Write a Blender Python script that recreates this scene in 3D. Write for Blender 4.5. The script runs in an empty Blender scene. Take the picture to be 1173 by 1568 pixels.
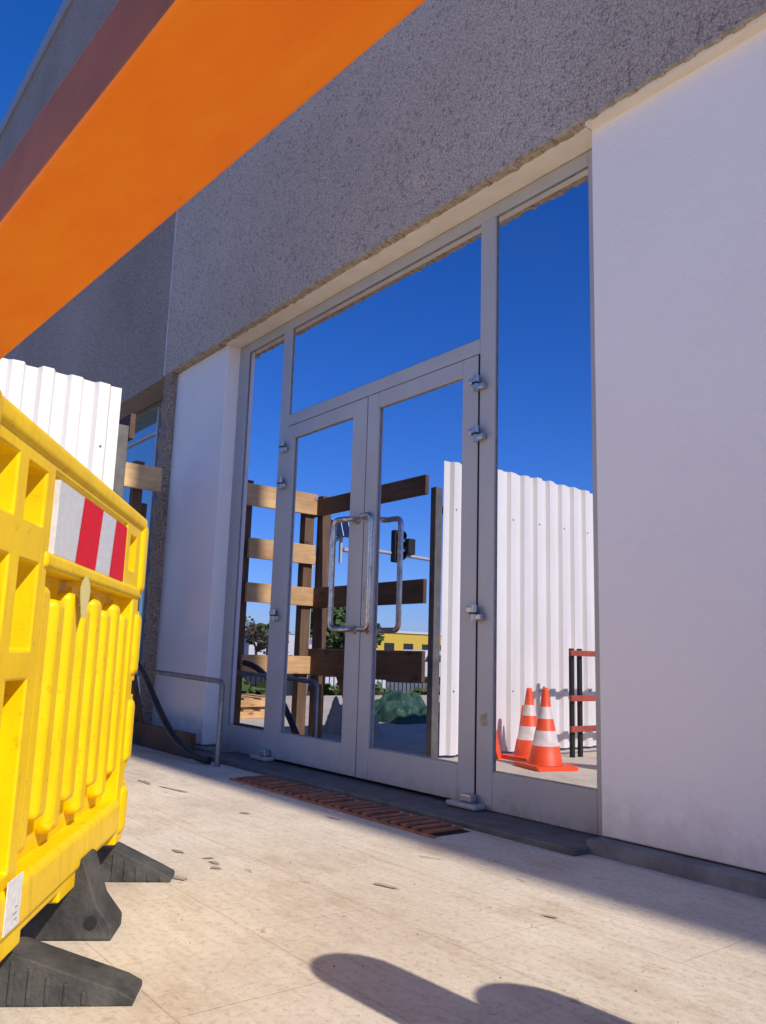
import bpy, bmesh, math, random
from mathutils import Vector, Matrix
random.seed(7)
D=bpy.data
scene=bpy.context.scene
COL=scene.collection

# ------------------------------------------------------------------ materials
def new_mat(name):
    m=D.materials.new(name); m.use_nodes=True
    nt=m.node_tree; b=nt.nodes['Principled BSDF']
    return m,nt,b
def N(nt,t,**kw):
    n=nt.nodes.new(t)
    for k,v in kw.items(): setattr(n,k,v)
    return n
def ramp(nt,src,p0,c0,p1,c1):
    r=N(nt,'ShaderNodeValToRGB'); e=r.color_ramp.elements
    e[0].position=p0; e[0].color=(*c0,1); e[1].position=p1; e[1].color=(*c1,1)
    nt.links.new(src,r.inputs[0]); return r
def coord(nt,scale=(1,1,1)):
    tc=N(nt,'ShaderNodeTexCoord'); mp=N(nt,'ShaderNodeMapping'); mp.inputs['Scale'].default_value=scale
    nt.links.new(tc.outputs['Object'],mp.inputs[0]); return mp.outputs[0]
def noise(nt,vec,scale,detail=4,rough=.6):
    n=N(nt,'ShaderNodeTexNoise'); n.inputs['Scale'].default_value=scale
    n.inputs['Detail'].default_value=detail; n.inputs['Roughness'].default_value=rough
    nt.links.new(vec,n.inputs['Vector']); return n.outputs['Fac']
def mixc(nt,fac,a,b,mode='MIX'):
    m=N(nt,'ShaderNodeMix',data_type='RGBA',blend_type=mode)
    for inp,v in ((m.inputs[0],fac),(m.inputs[6],a),(m.inputs[7],b)):
        if hasattr(v,'links') or hasattr(v,'is_output'): nt.links.new(v,inp)
        elif isinstance(v,(int,float)): inp.default_value=v
        else: inp.default_value=(*v,1)
    return m.outputs[2]
def bump(nt,b,h,strength,dist=.01):
    bp=N(nt,'ShaderNodeBump'); bp.inputs['Strength'].default_value=strength; bp.inputs['Distance'].default_value=dist
    nt.links.new(h,bp.inputs['Height']); nt.links.new(bp.outputs[0],b.inputs['Normal'])
def simple(name,c1,c2=None,rough=.5,metal=0,nscale=8,bscale=None,bstr=.2,bdist=.003,stretch=(1,1,1),spec=.5):
    m,nt,b=new_mat(name)
    b.inputs['Roughness'].default_value=rough; b.inputs['Metallic'].default_value=metal
    b.inputs['Specular IOR Level'].default_value=spec
    v=coord(nt,stretch)
    if c2 is None: c2=tuple(x*.8 for x in c1)
    n=noise(nt,v,nscale)
    r=ramp(nt,n,.35,c1,.68,c2); nt.links.new(r.outputs[0],b.inputs['Base Color'])
    if bscale: bump(nt,b,noise(nt,v,bscale,5),bstr,bdist)
    return m

M={}
# painted aluminium with dust towards the floor
m,nt,b=new_mat('painted_aluminium'); b.inputs['Roughness'].default_value=.42
v=coord(nt); n=noise(nt,v,3,5,.65); r=ramp(nt,n,.35,(.47,.45,.425),.68,(.42,.40,.38))
sx=N(nt,'ShaderNodeSeparateXYZ'); nt.links.new(v,sx.inputs[0])
zr=N(nt,'ShaderNodeMapRange'); zr.inputs[1].default_value=.02; zr.inputs[2].default_value=.35; nt.links.new(sx.outputs[2],zr.inputs[0])
nd=noise(nt,v,14,5,.75); mu=N(nt,'ShaderNodeMath',operation='ADD'); nt.links.new(zr.outputs[0],mu.inputs[0]); nt.links.new(nd,mu.inputs[1])
rd=ramp(nt,mu.outputs[0],.40,(.74,.68,.60),.80,(1,1,1))
nt.links.new(mixc(nt,1.0,r.outputs[0],rd.outputs[0],'MULTIPLY'),b.inputs['Base Color'])
bump(nt,b,noise(nt,v,60,4),.04,.003); M['alu']=m
M['chrome']=simple('worn_steel',(.66,.58,.50),(.36,.29,.24),rough=.28,metal=1,nscale=30)
M['steel']=simple('grey_steel',(.32,.31,.30),(.20,.19,.185),rough=.45,metal=.6,nscale=20)
M['hinge']=simple('hinge_metal',(.5,.49,.48),(.4,.39,.38),rough=.3,metal=.7,nscale=20)
M['black']=simple('black_gap',(.012,.012,.012),rough=.7)
M['rubber']=simple('black_rubber',(.025,.025,.025),(.085,.08,.07),rough=.75,nscale=9,bscale=40,bstr=.7,bdist=.008)
M['hose']=simple('black_plastic',(.012,.012,.012),(.025,.025,.025),rough=.4)
M['fence']=simple('white_sheet_metal',(.78,.755,.72),(.68,.655,.62),rough=.5,nscale=2.5,stretch=(1,1,.25))
M['fence_post']=simple('galvanised_post',(.14,.13,.12),(.08,.075,.07),rough=.6,nscale=9)
M['red']=simple('red_reflective',(.72,.002,.012),(.62,.002,.01),rough=.45,nscale=60,spec=.2)
M['whiteplate']=simple('white_reflective',(.66,.66,.67),(.56,.56,.58),rough=.4,nscale=60)
M['paper']=simple('paper_label',(.8,.79,.78),(.6,.6,.6),rough=.6,nscale=80)
M['conewhite']=simple('cone_white_band',(.75,.66,.60),(.62,.50,.45),rough=.5,nscale=15)
M['coneorange']=simple('cone_orange',(.9,.10,.02),(.8,.075,.02),rough=.5,nscale=12)
M['foam']=simple('joint_mortar',(.70,.57,.38),(.38,.30,.20),rough=.95,nscale=22,bscale=60,bstr=1,bdist=.02)
M['cream']=simple('cream_paint',(.92,.83,.66),(.82,.73,.57),rough=.8,nscale=6,bscale=30,bstr=.2)
M['stone']=simple('grey_stone',(.27,.245,.225),(.15,.135,.125),rough=.8,nscale=7,bscale=45,bstr=.5,bdist=.004)
M['darkstone']=simple('dark_sill',(.13,.12,.11),(.07,.065,.06),rough=.6,nscale=12,bscale=60,bstr=.4)
M['rust']=simple('rusty_iron',(.40,.15,.07),(.19,.075,.04),rough=.85,nscale=16,bscale=60,bstr=.5)
M['pit']=simple('drain_pit',(.012,.011,.01),rough=.95)
M['tarp']=simple('green_tarpaulin',(.05,.12,.075),(.02,.05,.035),rough=.5,nscale=5,bscale=6,bstr=.8,bdist=.05)
M['bag']=simple('white_bag',(.65,.63,.60),(.45,.43,.40),rough=.8,nscale=5,bscale=8,bstr=.6,bdist=.03)
M['foliage']=simple('foliage',(.06,.11,.025),(.11,.15,.035),rough=.8,nscale=1.5)
M['foliage2']=simple('dry_foliage',(.16,.12,.08),(.09,.08,.05),rough=.9,nscale=1.5)
M['bark']=simple('bark',(.10,.07,.05),(.05,.04,.03),rough=.95,nscale=9)
M['carpaint']=simple('dark_car_paint',(.03,.04,.055),rough=.25)
M['vanpaint']=simple('white_car_paint',(.7,.7,.7),rough=.3)
M['carglass']=simple('car_glass',(.02,.025,.03),rough=.08)
M['yellowwall']=simple('yellow_render',(.70,.48,.06),(.60,.40,.05),rough=.9)
M['shed']=simple('pale_sheds',(.68,.64,.60),(.55,.53,.50),rough=.9)
M['asphalt']=simple('asphalt',(.20,.19,.18),(.15,.145,.14),rough=.95,nscale=3,bscale=80,bstr=.4)
M['solar']=simple('solar_cells',(.01,.02,.06),(.015,.03,.08),rough=.15)
M['redrail']=simple('red_brown_rail',(.42,.08,.04),(.3,.06,.035),rough=.6,nscale=12)
M['roof']=simple('roof_trim',(.42,.41,.40),(.36,.355,.35),rough=.5)
M['interior']=simple('inner_dark',(.08,.08,.085),rough=.9)

def timber(name,c1,c2,stretch):
    m,nt,b=new_mat(name); b.inputs['Roughness'].default_value=.8
    v=coord(nt,stretch)
    n=noise(nt,v,3,6,.65); r=ramp(nt,n,.3,c1,.7,c2)
    v2=coord(nt,(1,1,1)); n2=noise(nt,v2,2.2,3)
    r2=ramp(nt,n2,.35,(1,1,1),.7,(.6,.55,.5))
    vk=coord(nt,(3.1,3.1,7)); nk=N(nt,'ShaderNodeTexVoronoi'); nk.inputs['Scale'].default_value=1; nt.links.new(vk,nk.inputs['Vector'])
    rk=ramp(nt,nk.outputs['Distance'],.10,(.45,.35,.28),.17,(1,1,1))
    c=mixc(nt,1.0,r.outputs[0],r2.outputs[0],'MULTIPLY'); c=mixc(nt,.85,c,rk.outputs[0],'MULTIPLY')
    nt.links.new(c,b.inputs['Base Color'])
    bump(nt,b,n,.4,.004); return m
M['wood_y']=timber('pine_board_light',(.92,.60,.28),(.68,.40,.17),(14,1.2,22))
M['wood_x']=timber('pine_board_shaded',(.18,.10,.06),(.09,.05,.033),(1.2,14,22))  # same pine, darkened: shade on the front boards is painted into the colour
M['wood_z']=timber('pine_post',(.24,.14,.075),(.12,.07,.04),(22,22,1.2))

m,nt,b=new_mat('yellow_plastic'); b.inputs['Roughness'].default_value=.42; b.inputs['Specular IOR Level'].default_value=.3
v=coord(nt); n=noise(nt,v,5,5,.65); r=ramp(nt,n,.35,(.90,.60,.0),.75,(.80,.49,.0))
n2=noise(nt,v,30,5,.75); r2=ramp(nt,n2,.58,(1,1,1),.70,(.76,.66,.5))
vs_=coord(nt,(6,6,.7)); n3=noise(nt,vs_,4,4,.7); r3=ramp(nt,n3,.52,(1,1,1),.75,(.84,.77,.66))
c=mixc(nt,1.0,r.outputs[0],r2.outputs[0],'MULTIPLY'); c=mixc(nt,1.0,c,r3.outputs[0],'MULTIPLY')
nt.links.new(c,b.inputs['Base Color'])
bump(nt,b,noise(nt,v,12,3),.2,.006)
M['yellow']=m

m,nt,b=new_mat('orange_board'); b.inputs['Roughness'].default_value=.55; b.inputs['Specular IOR Level'].default_value=.25
v=coord(nt,(1,3,3)); n=noise(nt,v,5,4,.6); r=ramp(nt,n,.35,(1.0,.26,.006),.7,(.95,.20,.004))
n2=noise(nt,coord(nt,(1,1,1)),26,5,.7); r2=ramp(nt,n2,.66,(1,1,1),.74,(.75,.62,.5))
nt.links.new(mixc(nt,.6,r.outputs[0],r2.outputs[0],'MULTIPLY'),b.inputs['Base Color'])
bump(nt,b,noise(nt,v,20,4),.08,.003)
M['orange']=m
M['orange_shaded']=simple('orange_board_shaded',(.34,.11,.05),(.23,.07,.035),rough=.65,nscale=6)  # board orange darkened to brown: shade of the side faces put into the colour

m,nt,b=new_mat('mirror_glazing'); b.inputs['Metallic'].default_value=1; b.inputs['Roughness'].default_value=0.0
b.inputs['Base Color'].default_value=(.68,.69,.78,1)
df=N(nt,'ShaderNodeBsdfDiffuse'); df.inputs[0].default_value=(.5,.48,.45,1)
ms=N(nt,'ShaderNodeMixShader'); v=coord(nt); n=noise(nt,v,3,6,.7)
mr=N(nt,'ShaderNodeMapRange'); mr.inputs[1].default_value=.45; mr.inputs[2].default_value=.8; mr.inputs[3].default_value=.002; mr.inputs[4].default_value=.04
nt.links.new(n,mr.inputs[0]); nt.links.new(mr.outputs[0],ms.inputs[0])
nt.links.new(b.outputs[0],ms.inputs[1]); nt.links.new(df.outputs[0],ms.inputs[2])
nt.links.new(ms.outputs[0],nt.nodes['Material Output'].inputs[0])
M['glass']=m
m,nt,b=new_mat('tinted_window'); b.inputs['Metallic'].default_value=.6; b.inputs['Roughness'].default_value=.03
b.inputs['Base Color'].default_value=(.24,.36,.42,1); M['tint']=m

def concrete(name,base,dark):
    m,nt,b=new_mat(name); b.inputs['Roughness'].default_value=.95; b.inputs['Specular IOR Level'].default_value=.2
    v=coord(nt)
    vo=N(nt,'ShaderNodeTexVoronoi'); vo.inputs['Scale'].default_value=64; nt.links.new(v,vo.inputs['Vector'])
    nf=noise(nt,v,90,5,.8); nm=noise(nt,v,32,5,.75); nl=noise(nt,v,.6,6,.65); nx=noise(nt,v,7,4,.7)
    r=ramp(nt,nf,.41,dark,.56,base)
    rv=ramp(nt,vo.outputs['Distance'],.08,(.72,.70,.68),.5,(1.14,1.12,1.10))
    rm=ramp(nt,nm,.35,(.52,.50,.48),.46,(1.0,1.0,1.0))
    rl=ramp(nt,nl,.30,(.85,.82,.79),.68,(1.06,1.05,1.04))
    rx=ramp(nt,nx,.62,(1,1,1),.75,(.86,.83,.80))
    c=mixc(nt,1.0,r.outputs[0],rv.outputs[0],'MULTIPLY'); c=mixc(nt,1.0,c,rm.outputs[0],'MULTIPLY'); c=mixc(nt,1.0,c,rl.outputs[0],'MULTIPLY'); c=mixc(nt,1.0,c,rx.outputs[0],'MULTIPLY')
    nt.links.new(c,b.inputs['Base Color'])
    ad=N(nt,'ShaderNodeMath',operation='ADD'); nt.links.new(nf,ad.inputs[0]); nt.links.new(nm,ad.inputs[1])
    bump(nt,b,ad.outputs[0],1.0,.014)
    return m
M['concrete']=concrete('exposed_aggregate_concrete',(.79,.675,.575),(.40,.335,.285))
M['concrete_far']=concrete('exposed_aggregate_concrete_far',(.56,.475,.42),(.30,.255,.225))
M['concrete_edge']=concrete('broken_concrete_edge',(.60,.46,.35),(.22,.17,.13))

m,nt,b=new_mat('white_wall_paint'); b.inputs['Roughness'].default_value=.85; b.inputs['Specular IOR Level'].default_value=.25
v=coord(nt); nl=noise(nt,v,.9,5,.6); r=ramp(nt,nl,.3,(.955,.885,.81),.72,(.90,.825,.755))
sx=N(nt,'ShaderNodeSeparateXYZ'); nt.links.new(v,sx.inputs[0])
zr=N(nt,'ShaderNodeMapRange'); zr.inputs[1].default_value=.05; zr.inputs[2].default_value=.6; nt.links.new(sx.outputs[2],zr.inputs[0])
nd=noise(nt,v,9,5,.7); mu=N(nt,'ShaderNodeMath',operation='ADD'); nt.links.new(zr.outputs[0],mu.inputs[0]); nt.links.new(nd,mu.inputs[1])
rd=ramp(nt,mu.outputs[0],.35,(.80,.73,.66),.85,(1,1,1))
ns=noise(nt,v,22,4,.8); rs=ramp(nt,ns,.70,(1,1,1),.77,(.80,.75,.70))
c=mixc(nt,1.0,r.outputs[0],rd.outputs[0],'MULTIPLY'); c=mixc(nt,.6,c,rs.outputs[0],'MULTIPLY')
nt.links.new(c,b.inputs['Base Color'])
bump(nt,b,noise(nt,v,26,6,.65),.5,.010)
M['white']=m

m,nt,b=new_mat('concrete_paving'); b.inputs['Roughness'].default_value=.85; b.inputs['Specular IOR Level'].default_value=.3
v=coord(nt)
br=N(nt,'ShaderNodeTexBrick'); br.offset=.5
mp=N(nt,'ShaderNodeMapping'); mp.inputs['Location'].default_value=(.11,.38,0); nt.links.new(v,mp.inputs[0])
nw=noise(nt,v,6,3); wv=N(nt,'ShaderNodeVectorMath',operation='SCALE'); wv.inputs['Scale'].default_value=.012
cx=N(nt,'ShaderNodeCombineXYZ'); nt.links.new(nw,cx.inputs[0]); nt.links.new(nw,cx.inputs[1]); nt.links.new(cx.outputs[0],wv.inputs[0])
av=N(nt,'ShaderNodeVectorMath',operation='ADD'); nt.links.new(mp.outputs[0],av.inputs[0]); nt.links.new(wv.outputs[0],av.inputs[1])
nt.links.new(av.outputs[0],br.inputs['Vector'])
br.inputs['Scale'].default_value=1; br.inputs['Brick Width'].default_value=.8; br.inputs['Row Height'].default_value=.4
br.inputs['Mortar Size'].default_value=.0028; br.inputs['Mortar Smooth'].default_value=.9
br.inputs['Color1'].default_value=(1,1,1,1); br.inputs['Color2'].default_value=(.985,.98,.975,1); br.inputs['Mortar'].default_value=(.80,.76,.71,1)
n1=noise(nt,v,1.1,8,.72); r1=ramp(nt,n1,.36,(.70,.605,.475),.64,(.58,.49,.38))
v3=coord(nt,(1,1.7,1)); n3=noise(nt,v3,2.4,7,.68); r3=ramp(nt,n3,.50,(1,1,1),.68,(.78,.72,.65))
n4=noise(nt,v,45,6,.8); r4=ramp(nt,n4,.36,(.78,.76,.73),.50,(1.03,1.03,1.03))
v5=coord(nt,(1,1.8,1)); n5=noise(nt,v5,5.0,5,.68); r5=ramp(nt,n5,.64,(1,1,1),.70,(.55,.47,.39))
v6=coord(nt,(.25,3,1)); n6=noise(nt,v6,12,5,.7); r6=ramp(nt,n6,.35,(.92,.90,.88),.6,(1.02,1.02,1.02))
c=mixc(nt,1.0,br.outputs['Color'],r1.outputs[0],'MULTIPLY'); c=mixc(nt,.8,c,r3.outputs[0],'MULTIPLY'); c=mixc(nt,1.0,c,r4.outputs[0],'MULTIPLY'); c=mixc(nt,.8,c,r5.outputs[0],'MULTIPLY'); c=mixc(nt,1.0,c,r6.outputs[0],'MULTIPLY')
nt.links.new(c,b.inputs['Base Color'])
ad=N(nt,'ShaderNodeMath',operation='MULTIPLY_ADD'); nt.links.new(br.outputs['Fac'],ad.inputs[0]); ad.inputs[1].default_value=-.35; nt.links.new(n4,ad.inputs[2])
bump(nt,b,ad.outputs[0],.55,.006)
M['paving']=m
M['stain']=simple('mud_stain',(.25,.20,.145),(.42,.35,.27),rough=.95,nscale=30,bscale=60,bstr=.6)

# ------------------------------------------------------------------ helpers
def empty(name):
    o=D.objects.new(name,None); COL.objects.link(o); return o
def obj(name,bm,mats,parent=None,smooth=False):
    me=D.meshes.new(name); bm.to_mesh(me); bm.free()
    o=D.objects.new(name,me); COL.objects.link(o)
    for k in (mats if isinstance(mats,(list,tuple)) else [mats]): me.materials.append(M[k] if isinstance(k,str) else k)
    if smooth:
        for p in me.polygons: p.use_smooth=True
    if parent: o.parent=parent
    return o
def add_box(bm,x0,x1,y0,y1,z0,z1,mi=0,mat=None):
    vs=[bm.verts.new((x,y,z)) for x in (x0,x1) for y in (y0,y1) for z in (z0,z1)]
    fs=[(0,1,3,2),(4,6,7,5),(0,4,5,1),(2,3,7,6),(0,2,6,4),(1,5,7,3)]
    for f in fs:
        fa=bm.faces.new([vs[i] for i in f]); fa.material_index=mi
    if mat: bmesh.ops.transform(bm,matrix=mat,verts=vs)
    return vs
def box(name,x0,x1,y0,y1,z0,z1,mat,parent=None,bev=0,seg=2):
    bm=bmesh.new(); add_box(bm,min(x0,x1),max(x0,x1),min(y0,y1),max(y0,y1),min(z0,z1),max(z0,z1))
    o=obj(name,bm,mat,parent)
    if bev:
        md=o.modifiers.new('b','BEVEL'); md.width=bev; md.segments=seg
    return o
def tube(name,pts,r,mat,parent=None):
    cu=D.curves.new(name,'CURVE'); cu.dimensions='3D'; cu.bevel_depth=r; cu.bevel_resolution=4; cu.use_fill_caps=True
    s=cu.splines.new('POLY'); s.points.add(len(pts)-1)
    for p,q in zip(s.points,pts): p.co=(*q,1)
    o=D.objects.new(name,cu); COL.objects.link(o)
    dg=bpy.context.evaluated_depsgraph_get(); me=D.meshes.new_from_object(o.evaluated_get(dg))
    D.objects.remove(o); o=D.objects.new(name,me); COL.objects.link(o); me.materials.clear(); me.materials.append(M[mat])
    for p in me.polygons: p.use_smooth=True
    if parent: o.parent=parent
    return o
def fillet(pts,r,n=6):
    out=[Vector(pts[0])]
    for i in range(1,len(pts)-1):
        a,b,c=Vector(pts[i-1]),Vector(pts[i]),Vector(pts[i+1])
        rr=min(r,(a-b).length*.49,(c-b).length*.49)
        d1=(a-b).normalized(); d2=(c-b).normalized()
        p0=b+d1*rr; p2=b+d2*rr
        for k in range(n+1):
            t=k/n; out.append((1-t)**2*p0+2*t*(1-t)*b+t*t*p2)
    out.append(Vector(pts[-1])); return out

# ------------------------------------------------------------------ ground
GZ=-.9
bm=bmesh.new(); add_box(bm,-400,400,-400,400,-1.5,GZ); obj('ground',bm,'asphalt')
bm=bmesh.new(); add_box(bm,-13,26,-16,3.2,-1.2,0); obj('pavement',bm,'paving')
from mathutils import noise as mn
bm=bmesh.new()
def mark(x,y,rx,ry,ang,seed):
    vs=[]
    for k in range(22):
        t=k/22*2*math.pi; q=1+.8*mn.noise(Vector((math.cos(t)*2.2,math.sin(t)*2.2,seed*3.1)))
        a,b_=rx*math.cos(t)*q,ry*math.sin(t)*q
        vs.append(bm.verts.new((x+a*math.cos(ang)-b_*math.sin(ang),y+a*math.sin(ang)+b_*math.cos(ang),.0035)))
    bm.faces.new(vs)
for k,(x,y,rx,ry,a) in enumerate(((-2.76,1.43,.022,.014,.4),(-2.83,1.46,.03,.012,.1),(-2.90,1.47,.018,.01,.9),(-2.70,1.27,.035,.016,.3),(-4.36,1.99,.12,.012,.2),(-4.7,1.95,.08,.02,-.1),(-2.27,1.80,.06,.010,.35),(-1.75,2.02,.025,.008,.3),(-3.05,1.42,.04,.010,.2),(-3.6,2.0,.03,.015,.3),(-3.3,2.3,.05,.010,.1))): mark(x,y,rx,ry,a,k)
obj('paving_stains',bm,'stain')
bm=bmesh.new()
for k in range(110):
    x=random.uniform(-5,-1); y=random.uniform(1.0,2.75); s_=random.uniform(.001,.003)
    bmesh.ops.create_icosphere(bm,subdivisions=1,radius=s_,matrix=Matrix.Translation((x,y,s_*.6)))
obj('loose_grit',bm,'stain')

# ------------------------------------------------------------------ building
B=empty('commercial_building')
YW=2.87; YC=2.80; XR=-2.215
box('upper_concrete_panel',-7.0,14,YC,3.6,3.235,10.5,'concrete',B,.006)
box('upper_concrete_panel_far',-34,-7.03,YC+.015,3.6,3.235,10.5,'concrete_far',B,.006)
box('panel_joint',-7.030,-7.002,YC-.002,3.3,3.24,10.45,'shed',B)
box('roof_trim',-34,14,YC-.03,3.7,10.5,10.80,'roof',B,.005)
box('white_wall',XR,14,YW,3.5,.06,3.232,'white',B,.008,3)
box('white_wall_inset',-6.87,-5.885,YW,3.5,.05,3.232,'white',B,.008,3)
box('lintel_soffit',-5.883,XR-.002,YW-.03,3.4,3.245,3.34,'cream',B)
box('base_plinth',XR-.02,14,2.79,3.3,-.1,.055,'stone',B,.012,3)
box('base_plinth_far',-6.9,-5.6,2.81,3.3,-.1,.045,'stone',B,.012,3)
box('rear_wall',-34,14,3.62,12,-1,10.4,'interior',B)
bm=bmesh.new()
x=-6.85
while x<3:
    w=random.uniform(.012,.05); h=max(0,random.gauss(.003,.005))
    y0=YC-.003+random.uniform(-.006,.004)
    add_box(bm,x,x+w+.004,y0,YC+.05,3.236-h,3.246+random.uniform(-.008,.010))
    x+=w
o=obj('mortar_joint',bm,'foam',B); md=o.modifiers.new('b','BEVEL'); md.width=.003
box('lintel_paint',-5.883,XR-.002,YW-.02,2.985,3.222,3.2365,'cream',B)
box('wall_top_cap',XR+.01,8,YC+.014,YW+.01,3.215,3.2335,'cream',B)
bm=bmesh.new(); vs=[bm.verts.new((-3.37+.075*math.cos(t)*(1+.12*math.sin(3*t)),YC-.003,3.49+.06*math.sin(t))) for t in [k*math.pi/10 for k in range(20)]]
bm.faces.new(vs); obj('repair_patch',bm,concrete('repair_patch',(.84,.69,.55),(.56,.46,.37)),B)
bm=bmesh.new()
prev=None
for i in range(53):
    z=3.235*i/52; xa=-7.06+random.uniform(-.02,.02); yf=2.80+random.uniform(-.014,.014); xm=-6.96+random.uniform(-.02,.02)
    ring=[bm.verts.new(p) for p in ((xa,yf+.02,z),(xm,yf-.008,z),(-6.862,yf+.006,z),(-6.862,3.4,z),(xa,3.4,z))]
    if prev:
        for k in range(5): bm.faces.new((prev[k],prev[(k+1)%5],ring[(k+1)%5],ring[k]))
    prev=ring
obj('broken_column',bm,'concrete_edge',B)
for i in range(6):
    x1=-7.08-i*2.2; x0=x1-2.16
    box('bay_glass_%d'%i,x0,x1,3.10,3.12,.5,3.22,'tint',B)
    box('bay_frame_top_%d'%i,x0,x1,3.07,3.125,3.17,3.222,'steel',B,.004)
    box('bay_frame_mid_%d'%i,x0,x1,3.08,3.125,2.90,2.93,'alu',B,.004)
    box('bay_frame_side_%d'%i,x1-.05,x1,3.06,3.125,.5,3.165,'alu',B,.004)
    box('bay_frame_half_%d'%i,x1-.7,x1-.66,3.065,3.125,.5,3.165,'alu',B,.004)
    box('bay_sill_wall_%d'%i,x0-.04,x1,2.95,3.4,0,.5,'white',B,.004)

E=empty('glazed_entrance_door'); E.parent=B
yf0,yf1=2.985,3.06
def fr(n,x0,x1,z0,z1,y0=yf0,bev=.004): return box(n,x0,x1,y0,yf1,z0,z1,'alu',E,bev)
zb,zt=.03,3.2215
fr('frame_jamb_left',-5.883,-5.725,zb,zt)
fr('frame_jamb_right',-2.325,XR-.002,zb,zt)
fr('frame_head',-5.725,-2.325,3.145,zt)
fr('mullion_left',-5.175,-5.055,zb,3.145)
fr('mullion_right',-3.062,-2.948,zb,3.145)
fr('sidelight_rail_left',-5.725,-5.175,zb,.213)
fr('sidelight_rail_right',-2.948,-2.325,zb,.213)
fr('transom_bar',-5.055,-3.062,2.385,2.470)
yl=2.979
for n,x0,x1,sl,sr in (('left',-5.050,-4.072,.100,.152),('right',-4.064,-3.067,.115,.122)):
    fr('leaf_%s_stile_a'%n,x0,x0+sl,.045,2.378,yl)
    fr('leaf_%s_stile_b'%n,x1-sr,x1,.045,2.378,yl)
    fr('leaf_%s_rail_top'%n,x0+sl,x1-sr,2.280,2.378,yl)
    fr('leaf_%s_rail_bottom'%n,x0+sl,x1-sr,.045,.222,yl)
box('leaf_gap',-5.05,-3.06,3.03,3.055,.05,2.40,'black',E)
box('hinge_gap_right',-3.0668,-3.0622,2.980,3.05,.05,2.378,'black',E)
box('meeting_gap',-4.0718,-4.0642,2.984,3.05,.05,2.378,'black',E)
def pane(n,x0,x1,z0,z1):
    box('pane_'+n,x0,x1,2.999,3.025,z0,z1,'glass',E)
    g=.006
    for k,(a,b,c,d) in enumerate(((x0,x0+g,z0,z1),(x1-g,x1,z0,z1),(x0+g,x1-g,z0,z0+g),(x0+g,x1-g,z1-g,z1))):
        box('gasket_%s_%d'%(n,k),a,b,2.9945,2.9985,c,d,'steel',E)
pane('side_left',-5.725,-5.175,.213,3.145)
pane('side_right',-2.948,-2.325,.213,3.145)
pane('transom',-5.055,-3.062,2.470,3.145)
pane('leaf_left',-4.95,-4.224,.222,2.28)
pane('leaf_right',-3.949,-3.189,.222,2.28)
def hinge(n,x,z):
    bm=bmesh.new()
    bmesh.ops.create_cone(bm,cap_ends=True,segments=20,radius1=.017,radius2=.017,depth=.085,matrix=Matrix.Translation((x,2.952,z)))
    obj('hinge_barrel_'+n,bm,'hinge',E)
    box('hinge_leaf_a_'+n,x-.058,x-.006,2.945,2.978,z+.002,z+.036,'hinge',E,.008,3)
    box('hinge_leaf_b_'+n,x+.006,x+.050,2.945,2.984,z-.036,z-.002,'hinge',E,.008,3)
    box('hinge_collar_'+n,x-.019,x+.019,2.933,2.971,z-.004,z+.004,'black',E)
for i,z in enumerate((2.205,1.925,.98)): hinge('r%d'%i,-3.052,z)
for i,z in enumerate((2.225,1.955,1.01)): hinge('l%d'%i,-5.060,z)
def handle(n,xm,xb):
    tube('pull_handle_'+n,fillet([(xm,2.985,1.585),(xm,2.905,1.585),(xb,2.885,1.585),(xb,2.885,.905),(xm,2.905,.905),(xm,2.985,.905)],.045,8),.0175,'chrome',E)
    for z in (1.585,.905):
        bm=bmesh.new(); bmesh.ops.create_cone(bm,cap_ends=True,segments=24,radius1=.028,radius2=.026,depth=.012,matrix=Matrix.Translation((xm,2.974,z))@Matrix.Rotation(math.pi/2,4,'X'))
        obj('handle_rose_%s_%d'%(n,int(z*100)),bm,'chrome',E)
handle('left',-4.125,-4.255); handle('right',-4.005,-3.865)
box('lock_plate',-4.045,-4.02,2.974,2.979,1.08,1.16,'hinge',E,.003)
bm=bmesh.new(); bm.faces.new([bm.verts.new(p) for p in ((-3.03,2.9835,.42),(-2.985,2.9835,.43),(-2.99,2.9835,.49),(-3.035,2.9835,.475))])
obj('tape_remnant',bm,'foam',E)
for n,x in (('l',-5.10),('r',-3.09)):
    box('floor_closer_'+n,x-.10,x+.11,2.90,2.975,.031,.055,'alu',E,.008,3)
    box('floor_closer_cap_'+n,x-.03,x+.05,2.93,2.976,.056,.095,'hinge',E,.008,3)
box('door_sill',-5.9,XR,2.70,3.1,-.1,.028,'darkstone',B,.008,2)
G=empty('drain_grate')
box('drain_pit',-4.56,-2.76,2.44,2.66,-.2,.0035,'pit',G)
x=-4.54; i=0
while x<-2.80:
    box('grate_bar_%d'%i,x,x+.042,2.445,2.655,.004,.014+random.uniform(0,.006),'rust',G,.004)
    x+=.074; i+=1
box('grate_edge_front',-4.58,-2.74,2.425,2.443,-.02,.010,'rust',G,.003)

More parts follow.
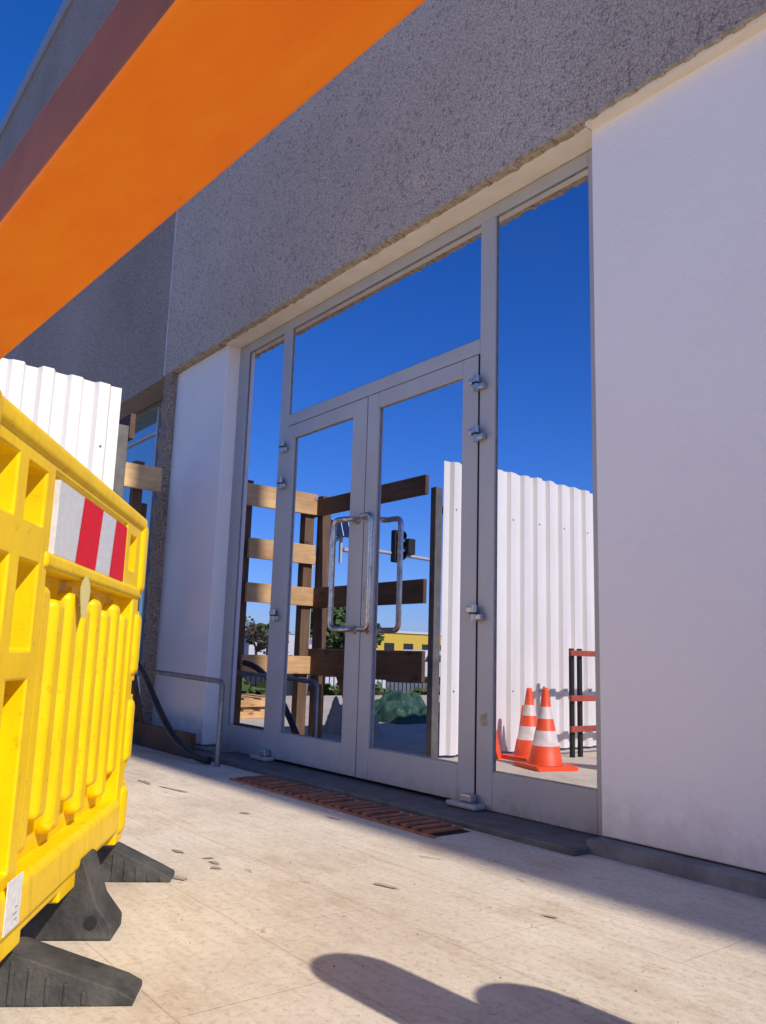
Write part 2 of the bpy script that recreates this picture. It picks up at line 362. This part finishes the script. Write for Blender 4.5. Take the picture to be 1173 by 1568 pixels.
# ------------------------------------------------------------------ corrugated fence
def corrugated(name,x,ya,yb,z0,z1,pitch=.165,depth=.032):
    bm=bmesh.new(); pts=[]
    prof=[(0,0),(.40,0),(.52,1),(.88,1),(1.0,0)]
    s=-1 if yb<ya else 1; n=int(abs(yb-ya)/pitch)
    for k in range(n):
        for u,d in prof[:-1]: pts.append((x+d*depth,ya+s*(k+u)*pitch))
    pts.append((x,ya+s*n*pitch))
    rows=[]
    for zi,z in enumerate([z0,z0+(z1-z0)*.5,z1]):
        row=[]
        for px,py in pts:
            zz=z+(random.uniform(-.006,.006)+.014*math.sin(py*2.3) if zi==2 else 0)
            row.append(bm.verts.new((px+random.uniform(-.0015,.0015),py,zz)))
        rows.append(row)
    for a,b in zip(rows,rows[1:]):
        for j in range(len(a)-1): bm.faces.new((a[j],a[j+1],b[j+1],b[j]))
    o=obj(name,bm,'fence'); md=o.modifiers.new('s','SOLIDIFY'); md.thickness=.003
    return o
FN=empty('corrugated_fence')
o=corrugated('sheet_run',-4.84,1.67,-9.0,.02,2.33); o.parent=FN
box('end_post',-4.915,-4.850,1.67,1.74,0,2.10,'fence_post',FN,.004)
box('back_rail',-4.92,-4.86,-9,1.62,1.9,1.96,'fence_post',FN,.003)
for k in range(12):
    for z in (.5,1.93):
        bm=bmesh.new(); bmesh.ops.create_icosphere(bm,subdivisions=1,radius=.009,matrix=Matrix.Translation((-4.805,1.56-k*.33,z)))
        obj('screw_%d_%d'%(k,int(z)),bm,'steel',FN)

# ------------------------------------------------------------------ timber hoarding
T=empty('timber_barricade')
for i,(za,zc) in enumerate(((2.05,2.25),(1.58,1.76),(1.19,1.36),(.57,.73))):
    box('board_side_%d'%i,-6.52,-6.485,1.80,(2.64 if i==0 else 2.50),za,zc,'wood_y',T,.004)
for i,(za,zc) in enumerate(((2.04,2.20),(1.17,1.36),(.56,.80))):
    box('board_front_%d'%i,-6.62,-4.91,1.765,1.80,za,zc,'wood_x',T,.004)
box('post_corner',-6.62,-6.525,1.802,1.90,0,2.23,'wood_z',T,.004)
box('post_inner',-6.535,-6.45,1.66,1.763,0,2.24,'wood_z',T,.004)
box('post_wall',-6.66,-6.58,2.44,2.52,0,2.30,'wood_z',T,.004)
box('post_wall_thin',-6.92,-6.86,2.62,2.68,0,2.0,'wood_z',T,.004)
bm=bmesh.new(); add_box(bm,-.05,.05,-.02,.02,0,.82,0,Matrix.Translation((-5.75,1.72,.0))@Matrix.Rotation(-.55,4,'Y'))
obj('brace_diagonal',bm,'wood_z',T)
bm=bmesh.new(); add_box(bm,-.05,.05,-.025,.025,0,1.0,0,Matrix.Translation((-6.75,2.75,.02))@Matrix.Rotation(.25,4,'X'))
obj('brace_wall',bm,'wood_z',T)
box('ground_board',-6.9,-5.55,2.62,2.66,.0,.17,'wood_x',T,.004)

tube('steel_handrail',fillet([(-5.12,2.62,0),(-5.12,2.62,.55),(-6.35,2.62,.58)],.05),.018,'steel')
pts=[]
P=[Vector((-6.45,2.50,.66)),Vector((-6.0,2.45,.62)),Vector((-5.75,2.45,.25)),Vector((-5.5,2.5,.026)),Vector((-5.2,2.6,.03))]
for k in range(33):
    t=k/32; q=[p.copy() for p in P]
    while len(q)>1: q=[q[i].lerp(q[i+1],t) for i in range(len(q)-1)]
    pts.append(q[0])
tube('black_hose',pts,.025,'hose')

# ------------------------------------------------------------------ cones
def cone(x,y,h=.54,rot=0.):
    bm=bmesh.new(); segs=28
    prof=[(.125,.03,0),(.118,.045,0),(.098,.15,0),(.094,.152,1),(.074,.25,1),(.072,.252,0),(.056,.33,0),(.055,.332,1),(.040,.41,1),(.039,.412,0),(.024,.52,0),(.020,.54,0),(.012,.54,0)]
    rings=[]
    for r,z,mi in prof:
        rings.append(([bm.verts.new((r*math.cos(2*math.pi*k/segs),r*math.sin(2*math.pi*k/segs),z*h/.54)) for k in range(segs)],mi))
    for (a,mi),(b_,_) in zip(rings,rings[1:]):
        for k in range(segs):
            f=bm.faces.new((a[k],a[(k+1)%segs],b_[(k+1)%segs],b_[k])); f.material_index=mi; f.smooth=True
    vs=add_box(bm,-.165,.165,-.165,.165,0,.03)
    bmesh.ops.bevel(bm,geom=[e for e in bm.edges if all(v in vs for v in e.verts)],offset=.012,segments=2)
    o=obj('traffic_cone',bm,['coneorange','conewhite']); o.location=(x,y,.001); o.rotation_euler=(0,0,rot)
cone(-4.08,1.33,.56,.3); cone(-4.48,1.06,.54,.1)
DL=empty('delineator_posts')
for k,(x,y,h) in enumerate(((-4.62,.98,.40),(-4.66,1.26,.26))):
    bm=bmesh.new(); bmesh.ops.create_cone(bm,cap_ends=True,segments=16,radius1=.06,radius2=.008,depth=h,matrix=Matrix.Translation((x,y,h/2)))
    obj('post_%d'%k,bm,'coneorange',DL)
R=empty('guard_rail')
for k,z in enumerate((.20,.44,.80)): box('rail_%d'%k,-4.42,-4.39,-1.4,.66,z,z+.045,'redrail',R,.003)
for k,y in enumerate((.60,.50,-.3,-1.2)): box('upright_%d'%k,-4.455,-4.425,y-.018,y+.018,0,.86,'black',R,.003)

def blob(name,cx,cy,sx,sy,h,mat):
    bm=bmesh.new(); n=34; g={}
    for i in range(n+1):
        for j in range(n+1):
            u=i/n*2-1; v=j/n*2-1; r=max(abs(u),abs(v))
            z=h*(1-r**3)*(0.75+.9*mn.noise(Vector((u*2.3+cx,v*2.3+cy,h*5))))+.06*mn.noise(Vector((u*7,v*7,1)))
            g[i,j]=bm.verts.new((cx+u*sx,cy+v*sy,max(z,0.0) if r<1 else 0))
    for i in range(n):
        for j in range(n): bm.faces.new((g[i,j],g[i+1,j],g[i+1,j+1],g[i,j+1]))
    return obj(name,bm,mat,None,True)
blob('green_tarpaulin_heap',-7.9,-.45,.5,.45,.34,'tarp')
blob('white_sandbag',-6.75,1.1,.22,.22,.36,'bag')
PL=empty('wooden_pallet')
for k in range(2):
    for j in range(4): box('slat_%d_%d'%(k,j),-9.5,-8.6,.75+j*.22,.75+j*.22+.12,.08+k*.13,.10+k*.13,'wood_y',PL)
    for j in range(3): box('block_%d_%d'%(k,j),-9.5+j*.4,-9.4+j*.4,.75,1.53,.003+k*.13,.078+k*.13,'wood_y',PL)

# ------------------------------------------------------------------ yellow barrier
BO=Vector((-2.78,1.09,0)); uD=Vector((.845,-.534,0)).normalized(); wD=Vector((.534,.845,0)).normalized()
BM=Matrix(((uD.x,wD.x,0,BO.x),(uD.y,wD.y,0,BO.y),(0,0,1,0),(0,0,0,1)))
YB=empty('yellow_plastic_barrier')
def tmp(bm,name='tmp'):
    me=D.meshes.new(name); bm.to_mesh(me); bm.free(); o=D.objects.new(name,me); COL.objects.link(o); return o
L=1.50
bm=bmesh.new(); add_box(bm,0,L,-.095,0,.13,1.19); slab=tmp(bm)
cut=bmesh.new()
cuts=[(.13,1.07,-.045,.05,.27,.93),(.30,1.07,-.012,.05,.945,1.135)]
for (a,c,e,f) in ((1.13,1.25,1.00,1.12),(1.31,1.42,1.00,1.12),(1.13,1.25,.74,.92),(1.31,1.42,.74,.92),(1.31,1.42,.44,.66)):
    cuts.append((a,c,-.2,.05,e,f))
cuts.append((1.13,1.25,-.05,.05,.30,.68)); cuts.append((1.31,1.42,-.05,.05,.2,.38))
cuts.append((.15,.24,-.05,.05,1.0,1.11))
for z in (.90,.62,.34): cuts.append((-.1,.035,-.2,.05,z-.022,z+.022))
cuts.append((.10,.40,-.2,.05,.0,.165)); cuts.append((.72,1.0,-.2,.05,.0,.155))
for c in cuts: add_box(cut,*c)
cobj=tmp(cut,'cut')
b1=slab.modifiers.new('bo','BOOLEAN'); b1.object=cobj; b1.operation='DIFFERENCE'; b1.solver='EXACT'; b1.use_self=True
cut2=bmesh.new()
for i in range(7):
    u=.235+.122*i
    add_box(cut2,u-.022,u+.022,-.2,.02,.80,.905)
c2=tmp(cut2,'cut2')
b2=slab.modifiers.new('bo2','BOOLEAN'); b2.object=c2; b2.operation='DIFFERENCE'; b2.solver='EXACT'
bv=slab.modifiers.new('bv','BEVEL'); bv.width=.016; bv.segments=4; bv.limit_method='ANGLE'; bv.angle_limit=math.radians(40)
dg=bpy.context.evaluated_depsgraph_get(); me=D.meshes.new_from_object(slab.evaluated_get(dg))
for o in (slab,cobj,c2): D.objects.remove(o)
body=D.objects.new('barrier_body',me); COL.objects.link(body); me.materials.clear(); me.materials.append(M['yellow']); body.parent=YB; body.matrix_local=BM
def bbox(name,a,mat,bev=.0,seg=3):
    o=box(name,*a,mat,YB,bev,seg); o.matrix_local=BM
    if bev>.008:
        for p in o.data.polygons: p.use_smooth=True
        wn=o.modifiers.new('w','WEIGHTED_NORMAL')
    return o
for i in range(8):
    u=.175+.122*i
    bbox('rib_%d'%i,(u-.040,u+.040,-.06,-.006,(.31 if i%2 else .36),.885 if i%2 else .86),'yellow',.022,4)
bbox('top_rail',(.02,L-.02,-.09,.010,1.145,1.20),'yellow',.02,4)
bbox('mid_rail',(.05,1.10,-.08,.008,.915,.955),'yellow',.014,4)
for i,(a,c) in enumerate(((.93,1.185),(.655,.875),(.375,.59),(.15,.31))):
    bbox('end_lug_%d'%i,(-.012,.085,-.085,.012,a,c),'yellow',.03,4)
for i,(a,c) in enumerate(((.93,1.21),(.62,.9),(.3,.6))):
    bbox('near_lug_%d'%i,(L-.06,L+.02,-.085,.015,a,c),'yellow',.03,4)
bbox('skirt',(.10,L-.05,-.07,.010,.17,.275),'yellow',.02,4)
bbox('reflective_plate',(.325,1.045,-.011,.003,.952,1.122),'whiteplate',.001,1)
bm=bmesh.new()
for (a0,a1,sl,sl1) in ((.835,.64,.035,.035),(.475,.327,.035,0)):
    q=[(a0+sl,.0045,.9525),(a1+sl1,.0045,.9525),(a1,.0045,1.1215),(a0,.0045,1.1215)]
    bm.faces.new([bm.verts.new(p) for p in q])
o=obj('red_stripes',bm,'red',YB); o.matrix_local=BM
bbox('white_sticker',(1.065,1.155,.0105,.0125,.19,.29),'paper')
bm=bmesh.new()
for k in range(3): add_box(bm,1.085,1.11 if k%2 else 1.10,.0128,.0132,.205+k*.012,.207+k*.012)
o=obj('sticker_print',bm,'steel',YB); o.matrix_local=BM
bm=bmesh.new()
vs=[bm.verts.new((.775+.045*math.cos(t)*(1+.2*math.sin(3*t)),.010,.875+.055*math.sin(t))) for t in [k*math.pi/8 for k in range(16)]]
bm.faces.new(vs); o=obj('torn_label',bm,simple('torn_label',(.70,.60,.22),(.62,.55,.25),rough=.8,nscale=40),YB); o.matrix_local=BM
def foot(name,u,front,back,h,wid):
    bm=bmesh.new()
    pr=[(front,0),(front,.014),(front-.03,.030),(-.02,h),(-.08,h),(back+.03,.030),(back,.014),(back,0)]
    ra=[bm.verts.new((u-wid,w,z)) for w,z in pr]; rb=[bm.verts.new((u+wid,w,z)) for w,z in pr]
    bm.faces.new(ra); bm.faces.new(rb[::-1])
    for k in range(len(pr)): bm.faces.new((ra[k],rb[k],rb[(k+1)%len(pr)],ra[(k+1)%len(pr)]))
    for k in range(5):
        w=-.02+k*.038
        add_box(bm,u-wid-.004,u-wid+.002,w,w+.010,.004,max(.02,(h-.01)*(1-(w+.03)/front)))
        add_box(bm,u+wid-.002,u+wid+.004,w,w+.010,.004,max(.02,(h-.01)*(1-(w+.03)/front)))
    bmesh.ops.recalc_face_normals(bm,faces=bm.faces)
    o=obj(name,bm,'rubber',YB); o.matrix_local=BM
    md=o.modifiers.new('b','BEVEL'); md.width=.004; md.segments=2
foot('rubber_foot_far',-.03,.17,-.34,.105,.05)
foot('rubber_foot_near',.93,.24,-.34,.105,.055)
bm=bmesh.new()
pr=[(.105,0),(.105,.035),(.06,.09),(.02,.20),(-.10,.20),(-.14,.05),(-.14,0)]
ra=[bm.verts.new((.45,w,z)) for w,z in pr]; rb=[bm.verts.new((.58,w,z)) for w,z in pr]
bm.faces.new(ra); bm.faces.new(rb[::-1])
for k in range(len(pr)): bm.faces.new((ra[k],rb[k],rb[(k+1)%len(pr)],ra[(k+1)%len(pr)]))
bmesh.ops.recalc_face_normals(bm,faces=bm.faces)
o=obj('rubber_leg',bm,'rubber',YB); o.matrix_local=BM; md=o.modifiers.new('b','BEVEL'); md.width=.006; md.segments=2
bm=bmesh.new(); bmesh.ops.create_cone(bm,cap_ends=True,segments=24,radius1=.016,radius2=.016,depth=.136,matrix=Matrix.Translation((.515,.05,.045))@Matrix.Rotation(math.pi/2,4,'Y'))
o=obj('leg_pin',bm,'black',YB); o.matrix_local=BM

OB=empty('orange_barrier_board')
bm=bmesh.new(); add_box(bm,-1.9,.45,-.0735,.0735,0,.09)
bmesh.ops.recalc_face_normals(bm,faces=bm.faces)
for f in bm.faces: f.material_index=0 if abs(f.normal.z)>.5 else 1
OM=Matrix.Translation((-.5,.283,1.25))@Matrix.Rotation(.045,4,'Z')@Matrix.Translation((.5,0,0))
o=obj('board',bm,['orange','orange_shaded'],OB); o.matrix_local=OM; md=o.modifiers.new('b','BEVEL'); md.width=.006; md.segments=3
for k,x in enumerate((-1.86,.40)):
    for s in (-1,1):
        tube('leg_%d_%d'%(k,s),[(x,.25+s*.03,1.25),(x,.25+s*.22,0)],.018,'steel',OB)

def shadow_post(x,y,h,r):
    bm=bmesh.new(); segs=32; rings=[]
    prof=[(r*1.15,0),(r*1.15,.03),(r,.04),(r,h-r)]
    for k in range(1,9):
        a=k/8*math.pi/2; prof.append((r*math.cos(a)+1e-4,h-r+r*math.sin(a)))
    for rr,z in prof: rings.append([bm.verts.new((x+rr*math.cos(2*math.pi*k/segs),y+rr*math.sin(2*math.pi*k/segs),z)) for k in range(segs)])
    for a,b_ in zip(rings,rings[1:]):
        for k in range(segs): bm.faces.new((a[k],a[(k+1)%segs],b_[(k+1)%segs],b_[k]))
    return obj('added_shadow_post',bm,'stone',None,True)
SE=40.0
te=math.tan(math.radians(SE))
shadow_post(-1.84+1.13/te+.02,1.33,1.13,.105); shadow_post(-1.45+1.0/te,1.53,1.0,.112)  # unseen posts, added to cast the two-lobed foreground shadow

# ------------------------------------------------------------------ distant things (seen mirrored in the glass)
SL=empty('solar_street_lamp')
sx=-16
tube('pole',fillet([(sx,-4.25,GZ),(sx,-4.25,3.0),(sx,-5.1,3.55)],.5),.05,'alu',SL)
box('mast',sx-.03,sx+.03,-5.1,-5.04,2.9,3.5,'alu',SL)
PM=Matrix.Translation((sx+.1,-5.0,3.70))@Matrix.Rotation(-.35,4,'Y')
bm=bmesh.new(); add_box(bm,-.03,.03,-.45,.45,-.2,.2,0,PM)
obj('solar_panel',bm,'solar',SL)
for k in range(5):
    bm=bmesh.new(); add_box(bm,.032,.036,-.44+k*.22-.008,-.44+k*.22+.008,-.2,.2,0,PM); obj('cell_line_%d'%k,bm,'paper',SL)
box('lamp_head',sx-.08,sx+.12,-5.5,-5.1,3.18,3.26,'alu',SL,.01)
TS=empty('traffic_signal')
tx=-18
tube('pole',fillet([(tx,-9.9,GZ),(tx,-9.9,3.55),(tx,-7.5,3.62)],.4),.05,'alu',TS)
box('signal_housing',tx,tx+.2,-8.45,-8.15,3.35,4.25,'black',TS,.02)
for k in range(3):
    bm=bmesh.new(); bmesh.ops.create_cone(bm,cap_ends=False,segments=20,radius1=.12,radius2=.12,depth=.2,matrix=Matrix.Translation((tx+.28,-8.3,3.52+k*.28))@Matrix.Rotation(math.pi/2,4,'Y'))
    obj('visor_%d'%k,bm,'black',TS)
    bm=bmesh.new(); bmesh.ops.create_uvsphere(bm,u_segments=12,v_segments=8,radius=.1,matrix=Matrix.Translation((tx+.17,-8.3,3.52+k*.28))); obj('lens_%d'%k,bm,'hose',TS)
box('signal_side',tx+.05,tx+.25,-8.85,-8.6,3.6,4.05,'black',TS,.02)

def tree(name,x,y,h,r,mat,n=1400,leaf=.22):
    root=empty(name)
    bm=bmesh.new(); segs=8
    def limb(p,q,r0,r1):
        d=(q-p); m_=d.to_track_quat('Z','Y').to_matrix().to_4x4()
        a=[bm.verts.new(p+m_@Vector((r0*math.cos(2*math.pi*k/segs),r0*math.sin(2*math.pi*k/segs),0))) for k in range(segs)]
        c=[bm.verts.new(q+m_@Vector((r1*math.cos(2*math.pi*k/segs),r1*math.sin(2*math.pi*k/segs),0))) for k in range(segs)]
        for k in range(segs): bm.faces.new((a[k],a[(k+1)%segs],c[(k+1)%segs],c[k]))
    base=Vector((x,y,GZ)); fork=Vector((x+.1,y,h*.3)); limb(base,fork,.05*h,.035*h)
    cl=[]
    for k in range(11):
        a=random.uniform(0,6.28); q=Vector((x+math.cos(a)*r*random.uniform(.2,.7),y+math.sin(a)*r*random.uniform(.2,.7),h*random.uniform(.4,.9)))
        limb(fork,q,.02*h,.006*h); cl.append((q,r*random.uniform(.3,.5)))
    obj('trunk',bm,'bark',root)
    bm=bmesh.new()
    for k in range(n):
        c,rr=random.choice(cl); d=Vector([random.gauss(0,1) for _ in range(3)]).normalized()*rr*random.random()**.4
        p=c+d; m_=Matrix.Translation(p)@Matrix.Rotation(random.uniform(0,6.28),4,'Z')@Matrix.Rotation(random.uniform(0,3.14),4,'X')
        s=leaf*random.uniform(.6,1.3)
        bm.faces.new([bm.verts.new(m_@Vector(v)) for v in ((-s,-s*.6,0),(s,-s*.6,0),(s*.7,s*.7,0),(-s*.7,s*.7,0))])
    obj('crown',bm,mat,root)
tree('broadleaf_tree',-60,-34.5,4.8,3.2,'foliage',2400,.27)
tree('broadleaf_tree',-62,-38,4.4,2.8,'foliage',1500,.25)
tree('broadleaf_tree',-66,-32,3.6,2.2,'foliage',900,.25)
tree('bare_tree',-60,-27.5,3.2,2.0,'foliage2',600,.12)
tree('broadleaf_tree',-70,-46,3.4,2.4,'foliage',900,.25)
def hedge(name,x0,y0,x1,y1,z0,h,w,mat,n):
    bm=bmesh.new()
    for k in range(n):
        t=random.random(); p=Vector((x0+(x1-x0)*t+random.gauss(0,w*.4),y0+(y1-y0)*t+random.gauss(0,w*.4),z0+h*random.random()**.8*(0.75+.25*math.sin(t*23))))
        m_=Matrix.Translation(p)@Matrix.Rotation(random.uniform(0,6.28),4,'Z')@Matrix.Rotation(random.uniform(0,3.14),4,'X'); s=.14*random.uniform(.5,1.3)
        bm.faces.new([bm.verts.new(m_@Vector(v)) for v in ((-s,-s*.6,0),(s,-s*.6,0),(s*.7,s*.7,0),(-s*.7,s*.7,0))])
    obj(name,bm,mat)
hedge('hedge',-14.5,2,-15,-9,GZ,1.05,.6,'foliage',5000)
hedge('shrub_row',-40,-10,-48,-40,GZ,1.5,1.2,'foliage',3500)
RF=empty('metal_railing')
for k in range(90):
    y=1.0-k*.16; box('bar_%d'%k,-20.02,-20,y,y+.025,GZ,.12,'black',RF)
box('rail_top',-20.03,-19.99,-13.4,1.0,.12,.16,'black',RF)
YH=empty('yellow_building')
box('walls',-100,-90,-78,-62,GZ,4.0,'yellowwall',YH); box('parapet',-100.2,-89.8,-78.2,-61.8,4.0,4.3,'shed',YH)
for k in range(4): box('window_%d'%k,-89.99,-89.9,-76+k*3.4,-74.3+k*3.4,1,2.6,'carglass',YH)
SH=empty('industrial_sheds')
for k,(y0,y1,h) in enumerate(((-38,-31,2.2),(-46,-40,3.0),(-57,-48,2.0))):
    box('shed_%d'%k,-92,-84,y0,y1,GZ,h,'shed',SH)
    bm=bmesh.new(); a=[bm.verts.new(p) for p in ((-92,y0,h),(-92,y1,h),(-92,(y0+y1)/2,h+.7),(-83.9,y0,h),(-83.9,y1,h),(-83.9,(y0+y1)/2,h+.7))]
    for f in ((0,1,2),(3,5,4),(0,2,5,3),(1,4,5,2)): bm.faces.new([a[i] for i in f])
    obj('roof_%d'%k,bm,'roof',SH)
def vehicle(name,x,y,paint,prof,glassprof,w=1.75,rot=0):
    root=empty(name); root.location=(x,y,GZ); root.rotation_euler=(0,0,rot)
    def ex(nm,pr,ww,mat):
        bm=bmesh.new(); a=[bm.verts.new((px,-ww,pz)) for px,pz in pr]; c=[bm.verts.new((px,ww,pz)) for px,pz in pr]
        bm.faces.new(a); bm.faces.new(c[::-1])
        for k in range(len(pr)): bm.faces.new((a[k],c[k],c[(k+1)%len(pr)],a[(k+1)%len(pr)]))
        bmesh.ops.recalc_face_normals(bm,faces=bm.faces)
        o=obj(nm,bm,mat,root); md=o.modifiers.new('b','BEVEL'); md.width=.05; md.segments=3
    ex('body',prof,w/2,paint); ex('windows',glassprof,w/2+.01,'carglass')
    Lx=max(p[0] for p in prof)
    for sx_ in (.8,Lx-.85):
        for sy_ in (-1,1):
            bm=bmesh.new(); bmesh.ops.create_cone(bm,cap_ends=True,segments=20,radius1=.32,radius2=.32,depth=.22,matrix=Matrix.Translation((sx_,sy_*(w/2-.09),.32))@Matrix.Rotation(math.pi/2,4,'X')); obj('wheel',bm,'rubber',root)
carp=[(0,.3),(0,.75),(.15,.9),(.9,.98),(1.5,1.42),(2.9,1.45),(3.7,1.0),(4.1,.92),(4.2,.6),(4.2,.3)]
carg=[(1.05,1.0),(1.55,1.36),(2.85,1.38),(3.45,1.02)]
vanp=[(0,.3),(0,1.95),(.2,2.15),(3.2,2.15),(3.9,1.3),(4.6,1.1),(4.7,.6),(4.7,.3)]
vang=[(.3,1.35),(.3,1.85),(3.15,1.9),(3.7,1.35)]
vehicle('parked_van',-44,-33,'vanpaint',vanp,vang,1.9,1.2)
vehicle('parked_car',-24,-9.5,'carpaint',carp,carg,1.75,1.5)
vehicle('parked_car',-27,-14.5,'vanpaint',carp,carg,1.75,1.5)
vehicle('parked_car',-25,-4.2,'vanpaint',carp,carg,1.75,1.6)

# ------------------------------------------------------------------ light
s=Vector((math.cos(math.radians(SE)),.045*math.sin(math.radians(SE)),math.sin(math.radians(SE)))).normalized()
sun=D.lights.new('sun','SUN'); sun.energy=5.0; sun.angle=math.radians(.6); sun.color=(1,.935,.83)
so=D.objects.new('sun',sun); COL.objects.link(so); so.rotation_euler=s.to_track_quat('Z','Y').to_euler()
w=D.worlds.new('World'); scene.world=w; w.use_nodes=True; nt=w.node_tree
sky=N(nt,'ShaderNodeTexSky'); sky.sky_type='NISHITA'; sky.sun_disc=False
sky.sun_elevation=math.radians(SE); sky.sun_rotation=math.atan2(s.x,s.y); sky.air_density=1.0; sky.dust_density=.5; sky.ozone_density=4.0
c=mixc(nt,1.0,sky.outputs[0],(.60,.70,1.08),'MULTIPLY')
hs=N(nt,'ShaderNodeHueSaturation'); hs.inputs['Saturation'].default_value=1.15
nt.links.new(c,hs.inputs['Color']); nt.links.new(hs.outputs[0],nt.nodes['Background'].inputs[0])
nt.nodes['Background'].inputs[1].default_value=.15

# ------------------------------------------------------------------ camera
f=1260.
Xa=-Vector((-990,191,f)).normalized(); Ua=Vector((219,-7184,f)).normalized(); Ya=Ua.cross(Xa).normalized()
right=Vector((Xa.x,Ya.x,Ua.x)); down=Vector((Xa.y,Ya.y,Ua.y)); fwd=Vector((Xa.z,Ya.z,Ua.z))
mt=Matrix.Identity(4)
for i in range(3): mt[i][0]=right[i]; mt[i][1]=-down[i]; mt[i][2]=-fwd[i]
mt[2][3]=.75
cam=D.cameras.new('camera'); co=D.objects.new('camera',cam); COL.objects.link(co); co.matrix_world=mt
cam.sensor_fit='HORIZONTAL'; cam.sensor_width=36; cam.lens=36*f/1173; cam.clip_start=.02; cam.clip_end=2000
scene.camera=co
scene.view_settings.view_transform='Standard'; scene.view_settings.look='None'; scene.view_settings.exposure=0
